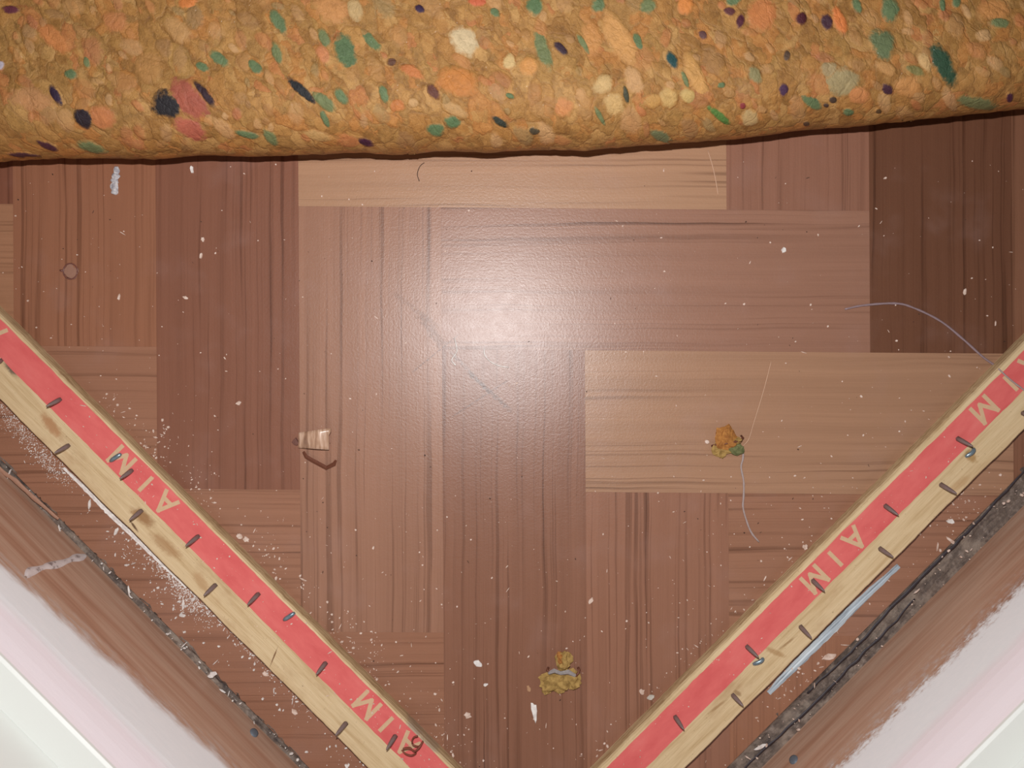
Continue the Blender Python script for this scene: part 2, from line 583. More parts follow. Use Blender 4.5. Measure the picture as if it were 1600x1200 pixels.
M_CRUMB = mat_debris('plaster_crumb', (198, 168, 150), (236, 214, 200))
M_DARKCR = mat_debris('dark_grit', (62, 44, 38), (96, 70, 58))
M_GREYDIRT = None


def mat_gap():
    t = NT('gap_grime')
    p = objco(t)
    g = t.noise(t.vmul(p, (0.03, 0.5, 0.5)), 1.0, 4, 0.65, 0.4)
    n = t.noise(p, 0.35, 5, 0.7)
    bl = t.noise(p, 0.09, 4, 0.65)
    col = t.ramp(g, [(0.3, C(66, 58, 58)), (0.46, C(112, 98, 90)), (0.6, C(138, 122, 110)), (0.75, C(80, 70, 70))])
    col = t.mix(0.45, col, t.ramp(n, [(0.36, C(44, 40, 42)), (0.52, C(104, 92, 84)), (0.7, C(182, 168, 158))]))
    col = t.mix(t.sstep(bl, 0.46, 0.66, 0, 0.7), col, C(160, 144, 130))
    return t.out(col, 0.8, 0.3, t.bump(n, 0.7, 0.001))


M_GAP = mat_gap()
M_TAR_SHADE = plain('bitumen_and_shade', C(56, 50, 56), 0.5, 0.5, 0.4, 0.6)  # colours both the bitumen and the painted shadow line of the vinyl edge

# ------------------------------------------------------------------ structure: sub-floor slab and vinyl planks
VL, VR = 3.6, 11.4        # where the vinyl stops short of each skirting


def clip(poly, side, nmin):
    """keep the part of a world polygon with local y >= nmin"""
    out = []
    d = [to_local(side, (p[0], p[1], 0))[1] - nmin for p in poly]
    for i in range(len(poly)):
        j = (i + 1) % len(poly)
        if d[i] >= 0: out.append(poly[i])
        if (d[i] >= 0) != (d[j] >= 0):
            u = d[i] / (d[i] - d[j])
            out.append((poly[i][0] + (poly[j][0] - poly[i][0]) * u, poly[i][1] + (poly[j][1] - poly[i][1]) * u))
    return out


ROOM = [(-700, -700), (700, -700), (700, 420), (-700, 420)]
sub = clip(clip(ROOM, 'left', -34), 'right', -34)
v, f = prism(sub, -12.0, -2.4)
floor = mesh_obj('floor', v, f, M_SUB)
tag(floor, kind='structure')

TINTS = {}


def tint(key, rnd):
    return TINTS.get(key) or rnd.choice([(160, 114, 92), (150, 104, 84), (168, 122, 98), (140, 94, 76), (172, 128, 102)])


for k_, c_ in {('V', 1, 0): (138, 94, 79), ('V', 0, 0): (156, 108, 87), ('V', 2, 0): (160, 119, 102), ('V', 3, 0): (143, 102, 86),
               ('V', 4, 0): (154, 111, 94), ('V', 5, -1): (152, 110, 95), ('V', 6, -1): (116, 79, 63), ('V', 7, -1): (138, 98, 80), ('V', -1, 0): (136, 90, 75),
               ('H', 1, 0): (178, 140, 116), ('H', 2, 0): (158, 118, 103), ('H', 3, 0): (172, 134, 112), ('H', 4, 0): (160, 117, 98),
               ('G', 0, 0): (160, 116, 97), ('G', 1, 0): (160, 116, 97), ('G', 2, 0): (158, 114, 95), ('G', -1, 0): (170, 126, 102)}.items():
    TINTS[k_] = c_


def lat(gx, gy):
    """herringbone lattice (photo pixels, straight square grid of 222.5 px) -> world mm"""
    px = 22 + 223 * gx
    py = 101 + 221.5 * gy
    px += 0.006 * (py - 600)
    py += 0.008 * (px - 500)
    return W(px, py, 0)[:2]


def plank(gx0, gy0, gx1, gy1, vertical, key):
    poly = [lat(gx0, gy1), lat(gx1, gy1), lat(gx1, gy0), lat(gx0, gy0)]
    poly = clip(clip(poly, 'left', VL), 'right', VR)
    if len(poly) < 3: return
    cx = sum(p[0] for p in poly) / len(poly); cy = sum(p[1] for p in poly) / len(poly)
    if not (-470 < cx < 470 and -400 < cy < 400): return
    # pull every joint in by a hair so it reads as a real seam
    poly = [(p[0] + (0.012 if p[0] < cx else -0.012), p[1] + (0.012 if p[1] < cy else -0.012)) for p in poly]
    if vertical: loc = [(p[1] - cy, -(p[0] - cx)) for p in poly]
    else: loc = [(p[0] - cx, p[1] - cy) for p in poly]
    rnd = random.Random(hash((int(gx0 * 7), int(gy0 * 13), vertical)) & 0xffff)
    v, f = prism(loc, -2.4, 0.0)
    o = mesh_obj('plank', v, f, M_PLANK, floor, (cx, cy, 0))
    if vertical: o.rotation_euler = (0, 0, math.pi / 2)
    c = C(*tint(key, rnd), k=0.90)
    o.color = (c[0] * 1.0, c[1] * 0.94, c[2] * 0.82, rnd.random())


for j in range(-6, 10):
    for rep in range(-3, 3):
        # uprights of the herringbone
        plank(j, (j - 1) + rep * 6, j + 1, (j + 2) + rep * 6, True, ('V', j, rep))
    for rep in range(-2, 3):
        # lying planks to the right of the uprights
        plank(j + 1, (j - 1) + rep * 6, j + 4, j + rep * 6, False, ('H', j, rep) if rep == 0 else ('G', j + 3, 0) if rep == 1 else ('x',))

# walls and skirting boards
X_CORNER = {'left': DR, 'right': -DL}
SPAN = {'left': (-480.0, DR), 'right': (-DL, 480.0)}
PROFILE = [(0, -2.3), (0, 57), (-0.2, 60.0), (-0.8, 64.0), (-1.6, 68.0), (-2.6, 72.0), (-3.0, 74.0), (-2.5, 74.6), (-2.6, 75.6), (-3.6, 76.3), (-14.8, 76.6), (-14.8, -2.3)]
for side in ('left', 'right'):
    o_, ax, ay, ang = FRAMES[side]
    x0, x1 = SPAN[side]
    # mitred ends at the corner
    v, f = [], []
    NX = 60
    for i in range(NX + 1):
        x = x0 + (x1 - x0) * i / NX
        for (n, z) in PROFILE:
            xx = x
            if side == 'left' and i == NX: xx = x - n
            if side == 'right' and i == 0: xx = x + n
            v.append((xx, n, z))
    k = len(PROFILE)
    for i in range(NX):
        for j in range(k):
            q = (j + 1) % k
            f.append((i * k + j, i * k + q, (i + 1) * k + q, (i + 1) * k + j))
    f.append(tuple(range(k))); f.append(tuple(range((NX + 1) * k - 1, NX * k - 1, -1)))
    bb = mesh_obj('baseboard_' + side, v, f, M_SKL if side == 'left' else M_SKR, None, tuple(o_))
    bb.rotation_euler = (0, 0, ang)
    tag(bb, kind='structure')
    wx0, wx1 = (x0, x1 + 15) if side == 'left' else (x0 - 15, x1)
    v, f = box(wx0, wx1, -34.8, -14.85, -2.3, 420)
    wl = mesh_obj('wall_' + side, v, f, M_WALL, None, tuple(o_))
    wl.rotation_euler = (0, 0, ang)
    tag(wl, kind='structure')

    # what is stuck to the skirting
    if side == 'left':
        pts = []
        pa = [(134, 867, 4), (112, 874, 9), (88, 882, 17), (66, 887, 25), (48, 893, 33), (40, 902, 38)]
        cl = []
        for (px, py, _z) in pa:
            # the drip lies on the face n = 0: find its height along the ray
            best = min((abs(to_local('left', W(px, py, z / 4))[1]), z / 4) for z in range(0, 260))
            cl.append(to_local('left', W(px, py, best[1])))
        path = smooth_path([(c[0], 0.0, c[2]) for c in cl], 14)
        v, f = [], []
        for i, p in enumerate(path):
            wdt = (1.7 + 0.5 * math.sin(i * 1.3) + random.uniform(-0.2, 0.2)) * (0.5 if i in (0, 14) else 1)
            v += [(p.x - wdt, 0.0, p.z), (p.x - wdt * 0.6, 0.45, p.z), (p.x + wdt * 0.6, 0.45, p.z), (p.x + wdt, 0.0, p.z)]
        for i in range(len(path) - 1):
            for j in range(3): f.append((i * 4 + j, i * 4 + j + 1, i * 4 + j + 5, i * 4 + j + 4))
        M_DRIP = NT('paint_drip_white')
        nn = M_DRIP.noise(pos(M_DRIP), 0.22, 3, 0.6)
        mm = M_DRIP.out(M_DRIP.ramp(nn, [(0.33, C(140, 124, 120)), (0.43, C(212, 200, 198)), (0.7, C(226, 216, 214))]), 0.5, 0.4)
        mesh_obj('paint_drip', v, f, mm, bb, None, True)
        spots = [(397, 1145)]
    else:
        spots = [(1240, 1187)]
    for (px, py) in spots:
        best = min((abs(to_local(side, W(px, py, z / 4))[1]), z / 4) for z in range(0, 260))
        c = to_local(side, W(px, py, best[1]))
        v, f = [], []
        for j, (rr, nn_) in enumerate(((2.1, 0.0), (1.9, 0.5), (1.1, 0.7))):
            for i in range(14):
                t_ = 2 * math.pi * i / 14
                v.append((c[0] + rr * math.cos(t_), nn_, c[2] + rr * 1.25 * math.sin(t_)))
        for j in range(2):
            for i in range(14):
                q = (i + 1) % 14
                f.append((j * 14 + i, j * 14 + q, (j + 1) * 14 + q, (j + 1) * 14 + i))
        f.append(tuple(range(28, 42)))
        mesh_obj('nail_head', v, f, plain('nail_head_grey_' + side, C(104, 112, 122), 0.5, 0.5, 0.2), bb, None, True)

# ------------------------------------------------------------------ underlay: folded back sheet of bonded chip foam
EDGE = [(-700, 262), (-300, 256), (0, 251), (200, 248), (400, 243), (600, 239), (850, 237), (1000, 229), (1100, 221), (1225, 209), (1350, 196), (1475, 184), (1600, 170), (1900, 136), (2300, 92)]
FR = 21.0            # radius of the fold
TH = 9.5             # foam thickness


def edge_px(px):
    for (x0, y0), (x1, y1) in zip(EDGE, EDGE[1:]):
        if px <= x1:
            u = (px - x0) / (x1 - x0)
            return y0 + (y1 - y0) * u
    return EDGE[-1][1]


ZS = FR * 0.72


def edge_world(x):
    px = x / (S * (H - ZS) / H) + 800
    # soften the polyline and add the torn waviness of the rim
    py = sum(edge_px(px + d) for d in (-60, -30, 0, 30, 60)) / 5
    y = (600 - py) * S * (H - ZS) / H
    y += 0.55 * mnoise.noise(Vector((x * 0.05, 0, 0))) + 0.35 * mnoise.noise(Vector((x * 0.21, 4, 0))) + 0.2 * mnoise.noise(Vector((x * 0.6, 9, 0)))
    return y + FR * 0.96        # centre line of the fold


def prof(t, r):
    """t 0..1 from the floor side around the nose to the far top; returns dy, z, ny, nz"""
    arc = 0.42
    if t < 0.06:
        d = (0.06 - t) / 0.06 * 120
        return d, FR - r, 0, -1
    if t < arc:
        a = -math.pi / 2 - (t - 0.06) / (arc - 0.06) * math.pi
        return r * math.cos(a), FR + r * math.sin(a), math.cos(a), math.sin(a)
    d = (t - arc) / (1 - arc) * 230
    rise = 0.0011 * d * d * math.exp(-d / 260)
    sl = 0.0022 * d * math.exp(-d / 260)
    l = math.hypot(1, sl)
    return d, FR + r + rise, -sl / l, 1 / l


def lump(x, y, z):
    q = Vector((x, y, z))
    return 0.8 * mnoise.noise(q * 0.045) + 0.35 * mnoise.noise(q * 0.14 + Vector((3, 1, 7)))


def surf(x, t):
    dy, z, ny, nz = prof(t, FR)
    y = edge_world(x) + dy
    l = lump(x, y, z)
    return (x, y + ny * l, z + nz * l), (0, ny, nz)


def surf_px(px, py):
    lo, hi = 0.17, 1.0
    for _round in range(3):
        best = None
        for i in range(41):
            t = lo + (hi - lo) * i / 40
            dy, z, ny, nz = prof(t, FR)
            x = (px - 800) * S * (H - z) / H
            y = edge_world(x) + dy
            d = abs(600 - y / (S * (H - z) / H) - py)
            if best is None or d < best[0]: best = (d, x, t)
        st = (hi - lo) / 40
        lo, hi = max(0.17, best[2] - 1.5 * st), min(1.0, best[2] + 1.5 * st)
    return surf(best[1], best[2])


und = empty('carpet_underlay', (0, 150, 0), 0, 'thick orange and green speckled crumb foam underlay folded back over the floor', 'underlay')
NXU, NT_ = 300, 110
V, F = [], []
xs = [-330 + 660 * i / NXU for i in range(NXU + 1)]
ts = [0.0, 0.03, 0.06] + [0.06 + 0.36 * j / 44 for j in range(1, 45)] + [0.42 + 0.58 * j / 62 for j in range(1, 63)]
for x in xs:
    for t in ts:
        p, n = surf(x, t)
        zz = max(p[2], 0.02)
        V.append((p[0], p[1] - 150, zz))
nt = len(ts)
for i in range(NXU):
    for j in range(nt - 1):
        F.append((i * nt + j, (i + 1) * nt + j, (i + 1) * nt + j + 1, i * nt + j + 1))
base_n = len(V)
ti = [0.0, 0.06] + [0.06 + 0.36 * j / 14 for j in range(1, 15)] + [0.6, 0.8, 1.0]
ni = len(ti)
xi = list(range(0, NXU + 1, 10))
for i in xi:
    for t in ti:
        dy, z, ny, nz = prof(t, FR - TH)
        if t > 0.42: dy_, z, ny, nz = prof(t, FR); z -= TH; dy = dy_
        V.append((xs[i], edge_world(xs[i]) + dy - 150, z))
for a in range(len(xi) - 1):
    for j in range(ni - 1):
        F.append((base_n + a * ni + j, base_n + a * ni + j + 1, base_n + (a + 1) * ni + j + 1, base_n + (a + 1) * ni + j))
mesh_obj('foam_sheet', V, F, M_FOAM, und, None, True)


def chip(px, py, a, b, ang, c, crisp=1.0, jag=0.16, hmm=0.5):
    n, rings = 14, ((0.0, 1.0), (0.45, 0.95), (0.78, 0.62), (1.0, -0.25))
    rnd = random.Random(int(px * 31 + py * 17))
    rad = [1 + rnd.uniform(-jag, jag) for _ in range(n)]
    rad = [(rad[i - 1] + 2 * rad[i] + rad[(i + 1) % n]) / 4 * 1.0 for i in range(n)]
    ca, sa = math.cos(math.radians(ang)), math.sin(math.radians(ang))
    v, rim = [], []
    for (rr, hh) in rings:
        for i in range(1 if rr == 0 else n):
            t = 2 * math.pi * i / n
            r_ = rr * (rad[i] if rr else 1)
            ex, ey = 1.22 * a * r_ * math.cos(t), 1.22 * b * r_ * math.sin(t)
            p, nm = surf_px(px + ex * ca - ey * sa, py + ex * sa + ey * ca)
            v.append((p[0] + nm[0] * hh * hmm, p[1] + nm[1] * hh * hmm - 150, p[2] + nm[2] * hh * hmm))
            rim.append(rr)
    f = []
    for i in range(n):
        j = (i + 1) % n
        f.append((0, 1 + j, 1 + i))
        for k in range(2):
            f.append((1 + k * n + i, 1 + k * n + j, 1 + (k + 1) * n + j, 1 + (k + 1) * n + i))
    o = mesh_obj('foam_chip', v, f, M_CHIP, und, None, True)
    at = o.data.attributes.new('rim', 'FLOAT', 'POINT')
    for i, r_ in enumerate(rim): at.data[i].value = r_
    cc = C(*c)
    o.color = (cc[0], cc[1], cc[2], crisp)
    return o


G = (108, 126, 84); GD = (122, 130, 84)
CHIPS = [
    # red halo patches first
    (295, 155, 38, 24, 50, (176, 92, 74), 0.9), (295, 200, 28, 15, 30, (188, 98, 78), 0.9),
    # greens
    (435, 35, 22, 9, 60, G), (540, 80, 30, 16, 76, (98, 120, 80)), (432, 83, 18, 8, 70, GD), (507, 60, 16, 8, 62, GD), (582, 66, 24, 8, 48, G),
    (600, 147, 15, 7, 65, G), (533, 150, 15, 8, 50, G), (508, 160, 24, 9, 40, GD), (508, 186, 14, 5, 65, G), (680, 204, 14, 10, 10, (100, 124, 82)),
    (706, 190, 13, 11, 20, (96, 122, 80)), (773, 20, 9, 7, 40, G), (422, 214, 16, 8, 50, GD), (797, 150, 8, 4, 20, G), (398, 104, 14, 8, 50, G),
    (110, 116, 11, 8, 10, G), (342, 92, 19, 9, 40, G), (316, 104, 11, 7, 20, G), (142, 229, 23, 8, 15, GD), (387, 210, 18, 6, 15, G), (136, 98, 9, 5, 80, GD),
    (837, 10, 13, 15, 0, (98, 122, 80)), (848, 77, 32, 12, 70, GD), (935, 8, 11, 12, 30, G), (1012, 10, 13, 11, 0, GD), (996, 65, 17, 6, 70, G),
    (910, 66, 18, 5, 58, GD), (1070, 124, 15, 4, 68, GD), (1049, 94, 15, 8, 60, (42, 78, 76)), (1123, 180, 20, 6, 38, (94, 132, 62)), (1145, 0, 13, 9, 0, G),
    (937, 181, 15, 4, 60, GD), (1033, 213, 20, 8, 25, (120, 124, 84)), (1127, 133, 6, 5, 0, G), (1180, 118, 16, 10, 60, (152, 140, 94)),
    (1390, 15, 20, 14, 75, G), (1379, 70, 26, 20, 75, (112, 124, 84)), (1472, 100, 36, 15, 62, (56, 84, 60)), (1339, 10, 13, 7, 70, G), (1269, 161, 18, 9, 35, G),
    (1325, 174, 9, 6, 0, G), (1525, 160, 32, 10, 8, (128, 130, 84)), (1560, 36, 17, 8, 5, GD), (1472, 8, 5, 12, 0, G), (1494, 4, 8, 8, 0, G), (1430, 110, 15, 8, 20, (140, 130, 76)),
    # darks
    (262, 165, 26, 21, 40, (44, 40, 42), 1.0, 0.34), (320, 147, 29, 6, 52, (56, 36, 42)), (131, 184, 18, 13, 48, (48, 36, 42)), (87, 148, 18, 6, 62, (58, 40, 60)),
    (75, 228, 18, 6, 25, (84, 44, 56)), (17, 14, 14, 6, 0, (108, 50, 60)), (40, 243, 30, 4, 8, (82, 46, 52)),
    (472, 142, 27, 7, 42, (44, 44, 44), 1.0, 0.3), (572, 221, 14, 6, 20, (70, 30, 52)), (781, 191, 14, 6, 30, (52, 56, 44)), (677, 143, 14, 8, 60, (108, 64, 50)),
    (656, 15, 8, 7, 0, (62, 40, 66)), (612, 97, 7, 6, 0, (108, 72, 54)), (875, 76, 13, 7, 45, (66, 46, 56)), (1157, 33, 6, 13, 10, (90, 40, 52)), (1140, 18, 9, 7, 0, (108, 60, 60)),
    (1098, 55, 8, 6, 40, (108, 74, 70)), (978, 148, 4, 14, -10, (76, 76, 56)), (835, 205, 9, 6, 0, (84, 74, 54)), (1160, 165, 5, 5, 0, (148, 60, 60)),
    (1251, 29, 8, 10, 0, (84, 34, 42)), (1292, 35, 9, 15, -15, (80, 50, 60)), (1224, 140, 7, 11, 0, (80, 50, 76)), (1386, 139, 10, 9, 45, (78, 44, 56)), (1577, 151, 6, 8, 0, (84, 40, 62)),
    (1301, 156, 6, 5, 0, (84, 64, 50)), (1291, 165, 4, 3, 0, (80, 60, 50)), (1260, 194, 5, 4, 0, (98, 70, 50)), (1230, 87, 5, 8, 0, (98, 76, 60)), (1372, 172, 5, 4, 0, (108, 80, 50)),
    # creams
    (725, 64, 25, 21, 40, (218, 192, 146)), (497, 212, 22, 8, 12, (196, 152, 92)), (555, 15, 16, 12, 80, (200, 166, 112)), (796, 97, 11, 13, 0, (216, 182, 122)),
    (710, 172, 22, 9, 28, (196, 152, 96)), (645, 160, 9, 8, 0, (202, 158, 104)), (943, 132, 17, 14, -20, (206, 170, 112)), (960, 163, 18, 16, 60, (210, 170, 108)),
    (1045, 152, 15, 17, 0, (206, 166, 100)), (1021, 158, 14, 12, 0, (202, 152, 84)), (1075, 150, 12, 11, 0, (206, 172, 104)), (1171, 185, 14, 12, 0, (202, 168, 112)),
    (1315, 128, 26, 24, 0, (172, 152, 106)), (1296, 108, 13, 13, 0, (174, 150, 106)), (1445, 97, 9, 16, -25, (216, 174, 114)), (1537, 55, 12, 10, 0, (206, 160, 106)),
    (0, 102, 7, 7, 0, (196, 184, 192)),
    # oranges
    (520, 15, 30, 20, 20, (214, 150, 90), .8), (715, 127, 34, 22, 15, (206, 132, 66), .9), (745, 3, 15, 8, 0, (212, 108, 70)), (968, 60, 48, 18, 58, (216, 158, 92)), (827, 103, 15, 14, 0, (216, 152, 84)),
    (990, 125, 26, 13, 65, (206, 158, 104)), (1088, 120, 42, 12, 68, (210, 156, 88)), (925, 58, 14, 28, -15, (214, 150, 86), .8), (85, 60, 28, 16, 45, (218, 138, 78), .8),
    (160, 185, 22, 18, 30, (208, 128, 78), .8), (295, 5, 14, 9, 0, (226, 136, 70)), (50, 155, 35, 18, 15, (202, 144, 94), .8), (278, 47, 25, 15, 40, (206, 156, 98), .8), (232, 105, 22, 26, 0, (196, 142, 82), .7),
    (305, 28, 14, 20, 0, (164, 126, 80), .8), (180, 33, 20, 16, 30, (206, 132, 82), .7), (350, 200, 22, 10, 40, (202, 152, 98), .9), (1070, 8, 12, 16, 0, (226, 142, 72)), (1190, 22, 24, 26, 0, (216, 132, 76), .8),
    (880, 168, 15, 15, 0, (216, 142, 86), .8), (1312, 32, 9, 25, -20, (228, 132, 70)), (1555, 15, 28, 16, 0, (214, 146, 82), .8), (1417, 135, 22, 16, 0, (216, 152, 88), .8), (1340, 147, 18, 14, 0, (216, 142, 86), .8),
    (1385, 107, 18, 10, 30, (212, 158, 96), .8), (622, 165, 12, 10, 0, (210, 128, 70), .8), (505, 85, 10, 14, -30, (216, 138, 92), .8), (645, 112, 18, 9, 30, (212, 126, 72), .8),
]
for c in CHIPS: chip(*c)
rc = random.Random(21)
WARM = [(196, 146, 90), (202, 134, 80), (190, 144, 96), (180, 128, 76), (208, 158, 104), (200, 122, 74), (168, 124, 78), (212, 166, 114), (164, 136, 88), (190, 118, 80)]
left = 292 - len(CHIPS)
tries = 0
taken = [(c[0], c[1], (c[2] + c[3]) / 2) for c in CHIPS]
while left > 0 and tries < 4000:
    tries += 1
    px, py = rc.uniform(-10, 1610), rc.uniform(-8, 232)
    if py > edge_px(px) - 12: continue
    a = rc.uniform(7, 22)
    b = a * rc.uniform(0.45, 0.8)
    if any(math.hypot(px - q[0], py - q[1]) < 0.75 * (q[2] + (a + b) / 2) for q in taken): continue
    taken.append((px, py, (a + b) / 2))
    chip(px, py, a, b, rc.gauss(55, 22), rc.choice(WARM), rc.uniform(0.35, 0.7), 0.3, 0.4)
    left -= 1

# ------------------------------------------------------------------ tack strips
LETTERS = {
    'I': [((0, -.5), (0, .5))],
    'A': [((-.42, -.5), (0, .5)), ((.42, -.5), (0, .5)), ((-.26, -.17), (.26, -.17))],
    'M': [((-.48, -.5), (-.48, .5)), ((-.48, .5), (0, -.35)), ((0, -.35), (.48, .5)), ((.48, .5), (.48, -.5))],
}


def letter(ch, cx, cy, size, wdt, z):
    """flat print; 'up' is towards the wall (-y), reading towards -x"""
    parts = []
    for k, ((u0, v0), (u1, v1)) in enumerate(LETTERS[ch]):
        p0 = Vector((cx - u0 * size, cy - v0 * size)); p1 = Vector((cx - u1 * size, cy - v1 * size))
        d = (p1 - p0).normalized(); n = Vector((-d.y, d.x)) * wdt / 2
        e = d * (wdt * 0.42 if ch != 'I' else 0)
        a, b = p0 - e, p1 + e
        parts.append(prism([tuple(a - n), tuple(b - n), tuple(b + n), tuple(a + n)], z, z + 0.06 + 0.004 * k))
    V, F = join(parts)
    return V, F


STRIP = {   # n of the outer and inner top edge, red band, x range, letters, pins, nails
    'left': dict(n0=24.7, n1=51.0, r0=185.08 - 147.6, r1=185.08 - 135.7, x=(-222, DR - 53.8 + 20),
                 letters=[('M', 190, 719), ('I', 229, 755), ('A', 260, 785), ('M', 572, 1103), ('I', 600, 1135), ('A', 634, 1165), ('A', -6, 514)],
                 pins=[(94, 624), (107, 696), (206, 735), (221, 798), (310, 838), (337, 914), (404, 928), (509, 1036), (541, 1130), (618, 1150), (2, 563), (-60, 468)],
                 nails=[(190, 709, 172, 721), (461, 957, 443, 969)]),
    'right': dict(n0=27.2, n1=53.8, r0=196.56 - 157.3, r1=196.56 - 145.3, x=(-DL + 51, 222),
                  letters=[('A', 1331, 838), ('I', 1305, 873), ('M', 1274, 906), ('M', 1538, 640), ('I', 1582, 602), ('A', 1612, 566)],
                  pins=[(1496, 685), (1470, 757), (1383, 790), (1375, 857), (1270, 907), (1251, 979), (1167, 1010), (1145, 1086), (1055, 1120), (1598, 645), (1608, 590), (1025, 1210)],
                  nails=[(1522, 700, 1508, 714), (1193, 1028, 1176, 1038)]),
}
STRIP_Z = 6.0
for side, d in STRIP.items():
    o_, ax, ay, ang = FRAMES[side]
    lab = ('left wooden carpet gripper strip with red printed band, chalky line along it' if side == 'left' else
           'right wooden carpet gripper strip with red printed band, pale blue sliver beside it')
    e = empty('gripper_strip', tuple(o_), ang, lab, 'carpet gripper', 'carpet gripper strips along the two skirtings')
    rnd = random.Random(3 if side == 'left' else 5)
    x0, x1 = d['x']
    V, F = [], []
    N = 180
    for i in range(N + 1):
        x = x0 + (x1 - x0) * i / N
        w0 = 0.35 * mnoise.noise(Vector((x * 0.05, 1, 3))) + 0.2 * mnoise.noise(Vector((x * 0.3, 2, 3)))
        w1 = 0.35 * mnoise.noise(Vector((x * 0.04, 7, 3))) + 0.25 * mnoise.noise(Vector((x * 0.4, 8, 3)))
        n0, n1 = d['n0'] + w0, d['n1'] + w1
        sec = [(n0, 0.0), (n0 - 0.2, 3.0), (n0, STRIP_Z - 0.3), (n0 + 0.4, STRIP_Z), (n0 + 6, STRIP_Z), (n0 + 13, STRIP_Z), (n1 - 2.4, STRIP_Z), (n1 - 0.9, STRIP_Z - 0.25), (n1 - 0.35, STRIP_Z - 1.2), (n1, 2.6), (n1 + 0.1, 0.0)]
        if i in (0, N): pass
        V += [(x, n, z) for n, z in sec]
    k = len(sec)
    for i in range(N):
        for j in range(k):
            q = (j + 1) % k
            F.append((i * k + j, i * k + q, (i + 1) * k + q, (i + 1) * k + j))
    F.append(tuple(range(k))); F.append(tuple(range((N + 1) * k - 1, N * k - 1, -1)))
    mesh_obj('wood_strip', V, F, M_WOODS[side], e)
    # printed band
    V, F = [], []
    for i in range(N + 1):
        x = x0 + (x1 - x0) * i / N
        a = d['r0'] + 0.25 * mnoise.noise(Vector((x * 0.12, 5, 0))) + 0.15 * mnoise.noise(Vector((x * 0.6, 5, 0)))
        b = d['r1'] + 0.3 * mnoise.noise(Vector((x * 0.10, 9, 0))) + 0.2 * mnoise.noise(Vector((x * 0.7, 9, 0)))
        V += [(x, a, STRIP_Z - 0.2), (x, a, STRIP_Z + 0.04), (x, b, STRIP_Z + 0.04), (x, b, STRIP_Z - 0.2)]
    for i in range(N):
        for j in range(3): F.append((i * 4 + j, i * 4 + j + 1, i * 4 + j + 5, i * 4 + j + 4))
    tag(mesh_obj('printed_band', V, F, M_RED, e), 'red printed band')
    for ch, px, py in d['letters']:
        c = LP(side, px, py, STRIP_Z)
        V, F = letter(ch, c[0], (d['r0'] + d['r1']) / 2, 8.4, 1.75, STRIP_Z + 0.045)
        mesh_obj('printed_letter', V, F, M_LETTER, e)
    for (px, py) in d['pins']:
        c = LP(side, px, py, STRIP_Z)
        L = rnd.uniform(5.0, 6.2)
        dirx = rnd.uniform(-0.35, 0.35)
        tip = (c[0] + dirx * 1.2, c[1] - 4.2 - rnd.uniform(-0.4, 0.5), STRIP_Z + L)
        path = [(c[0] + (tip[0] - c[0]) * u, c[1] + (tip[1] - c[1]) * u, STRIP_Z - 0.3 + (tip[2] - STRIP_Z + 0.3) * u) for u in (0, 0.35, 0.7, 0.92, 1.0)]
        V, F = tube(path, [1.15, 1.05, 0.8, 0.42, 0.14], 5)
        mesh_obj('pin', V, F, M_PIN, e, None, True)
    for (ax_, ay_, bx_, by_) in d['nails']:
        p0, p1 = LP(side, ax_, ay_, STRIP_Z), LP(side, bx_, by_, STRIP_Z)
        mid = ((p0[0] + p1[0]) / 2 + (0.6 if side == 'right' else 0), (p0[1] + p1[1]) / 2 - (0.5 if side == 'right' else 0))
        path = smooth_path([(p0[0], p0[1], STRIP_Z + 0.1), (mid[0], mid[1], STRIP_Z + 0.75), (p1[0], p1[1], STRIP_Z + 0.1)], 8)
        V, F = tube(path, [0.5, 0.85, 0.95, 0.95, 0.95, 0.95, 0.95, 0.85, 0.5], 8, 0.8)
        tag(mesh_obj('fixing_nail', V, F, M_NAIL, e, None, True), 'blue-grey bent fixing nail')

# ------------------------------------------------------------------ grime in the gaps beside the vinyl
for side, n_edge, x0, x1 in (('left', VL, -330, DR - 4), ('right', VR, -DL + 4, 330)):
    V, F = [], []
    N, K = 420, 9
    rnd = random.Random(11)
    for i in range(N + 1):
        x = x0 + (x1 - x0) * i / N
        for j in range(K):
            u = j / (K - 1)
            n = 0.05 + u * (n_edge + 1.9 * max(0, 0.2 + mnoise.noise(Vector((x * 0.08, 3, 1))) + 0.6 * mnoise.noise(Vector((x * 0.4, 5, 1)))) - 0.05)
            q = Vector((x * 0.16, n * 0.5, 2 if side == 'left' else 6))
            hh = 1.1 * mnoise.noise(q) + 0.7 * mnoise.noise(q * 2.7)
            z = -1.1 + hh * (1 if side == 'left' else 1.1) * math.sin(math.pi * min(1, max(0, u * 0.9 + 0.05)))
            if n > n_edge - 0.1: z = max(z, 0.06) if u < 1 else 0.02
            V.append((x, n, max(-2.35, z)))
    for i in range(N):
        for j in range(K - 1): F.append((i * K + j, (i + 1) * K + j, (i + 1) * K + j + 1, i * K + j + 1))
    o = mesh_obj('gap_dirt', V, F, M_GAP, None, tuple(FRAMES[side][0]), True)
    o.rotation_euler = (0, 0, FRAMES[side][3])
    tag(o, 'dark dirt packed in the narrow gap along the left skirting' if side == 'left' else 'dark grey dirt filling the wide gap along the right skirting', 'dirt', None, 'stuff')

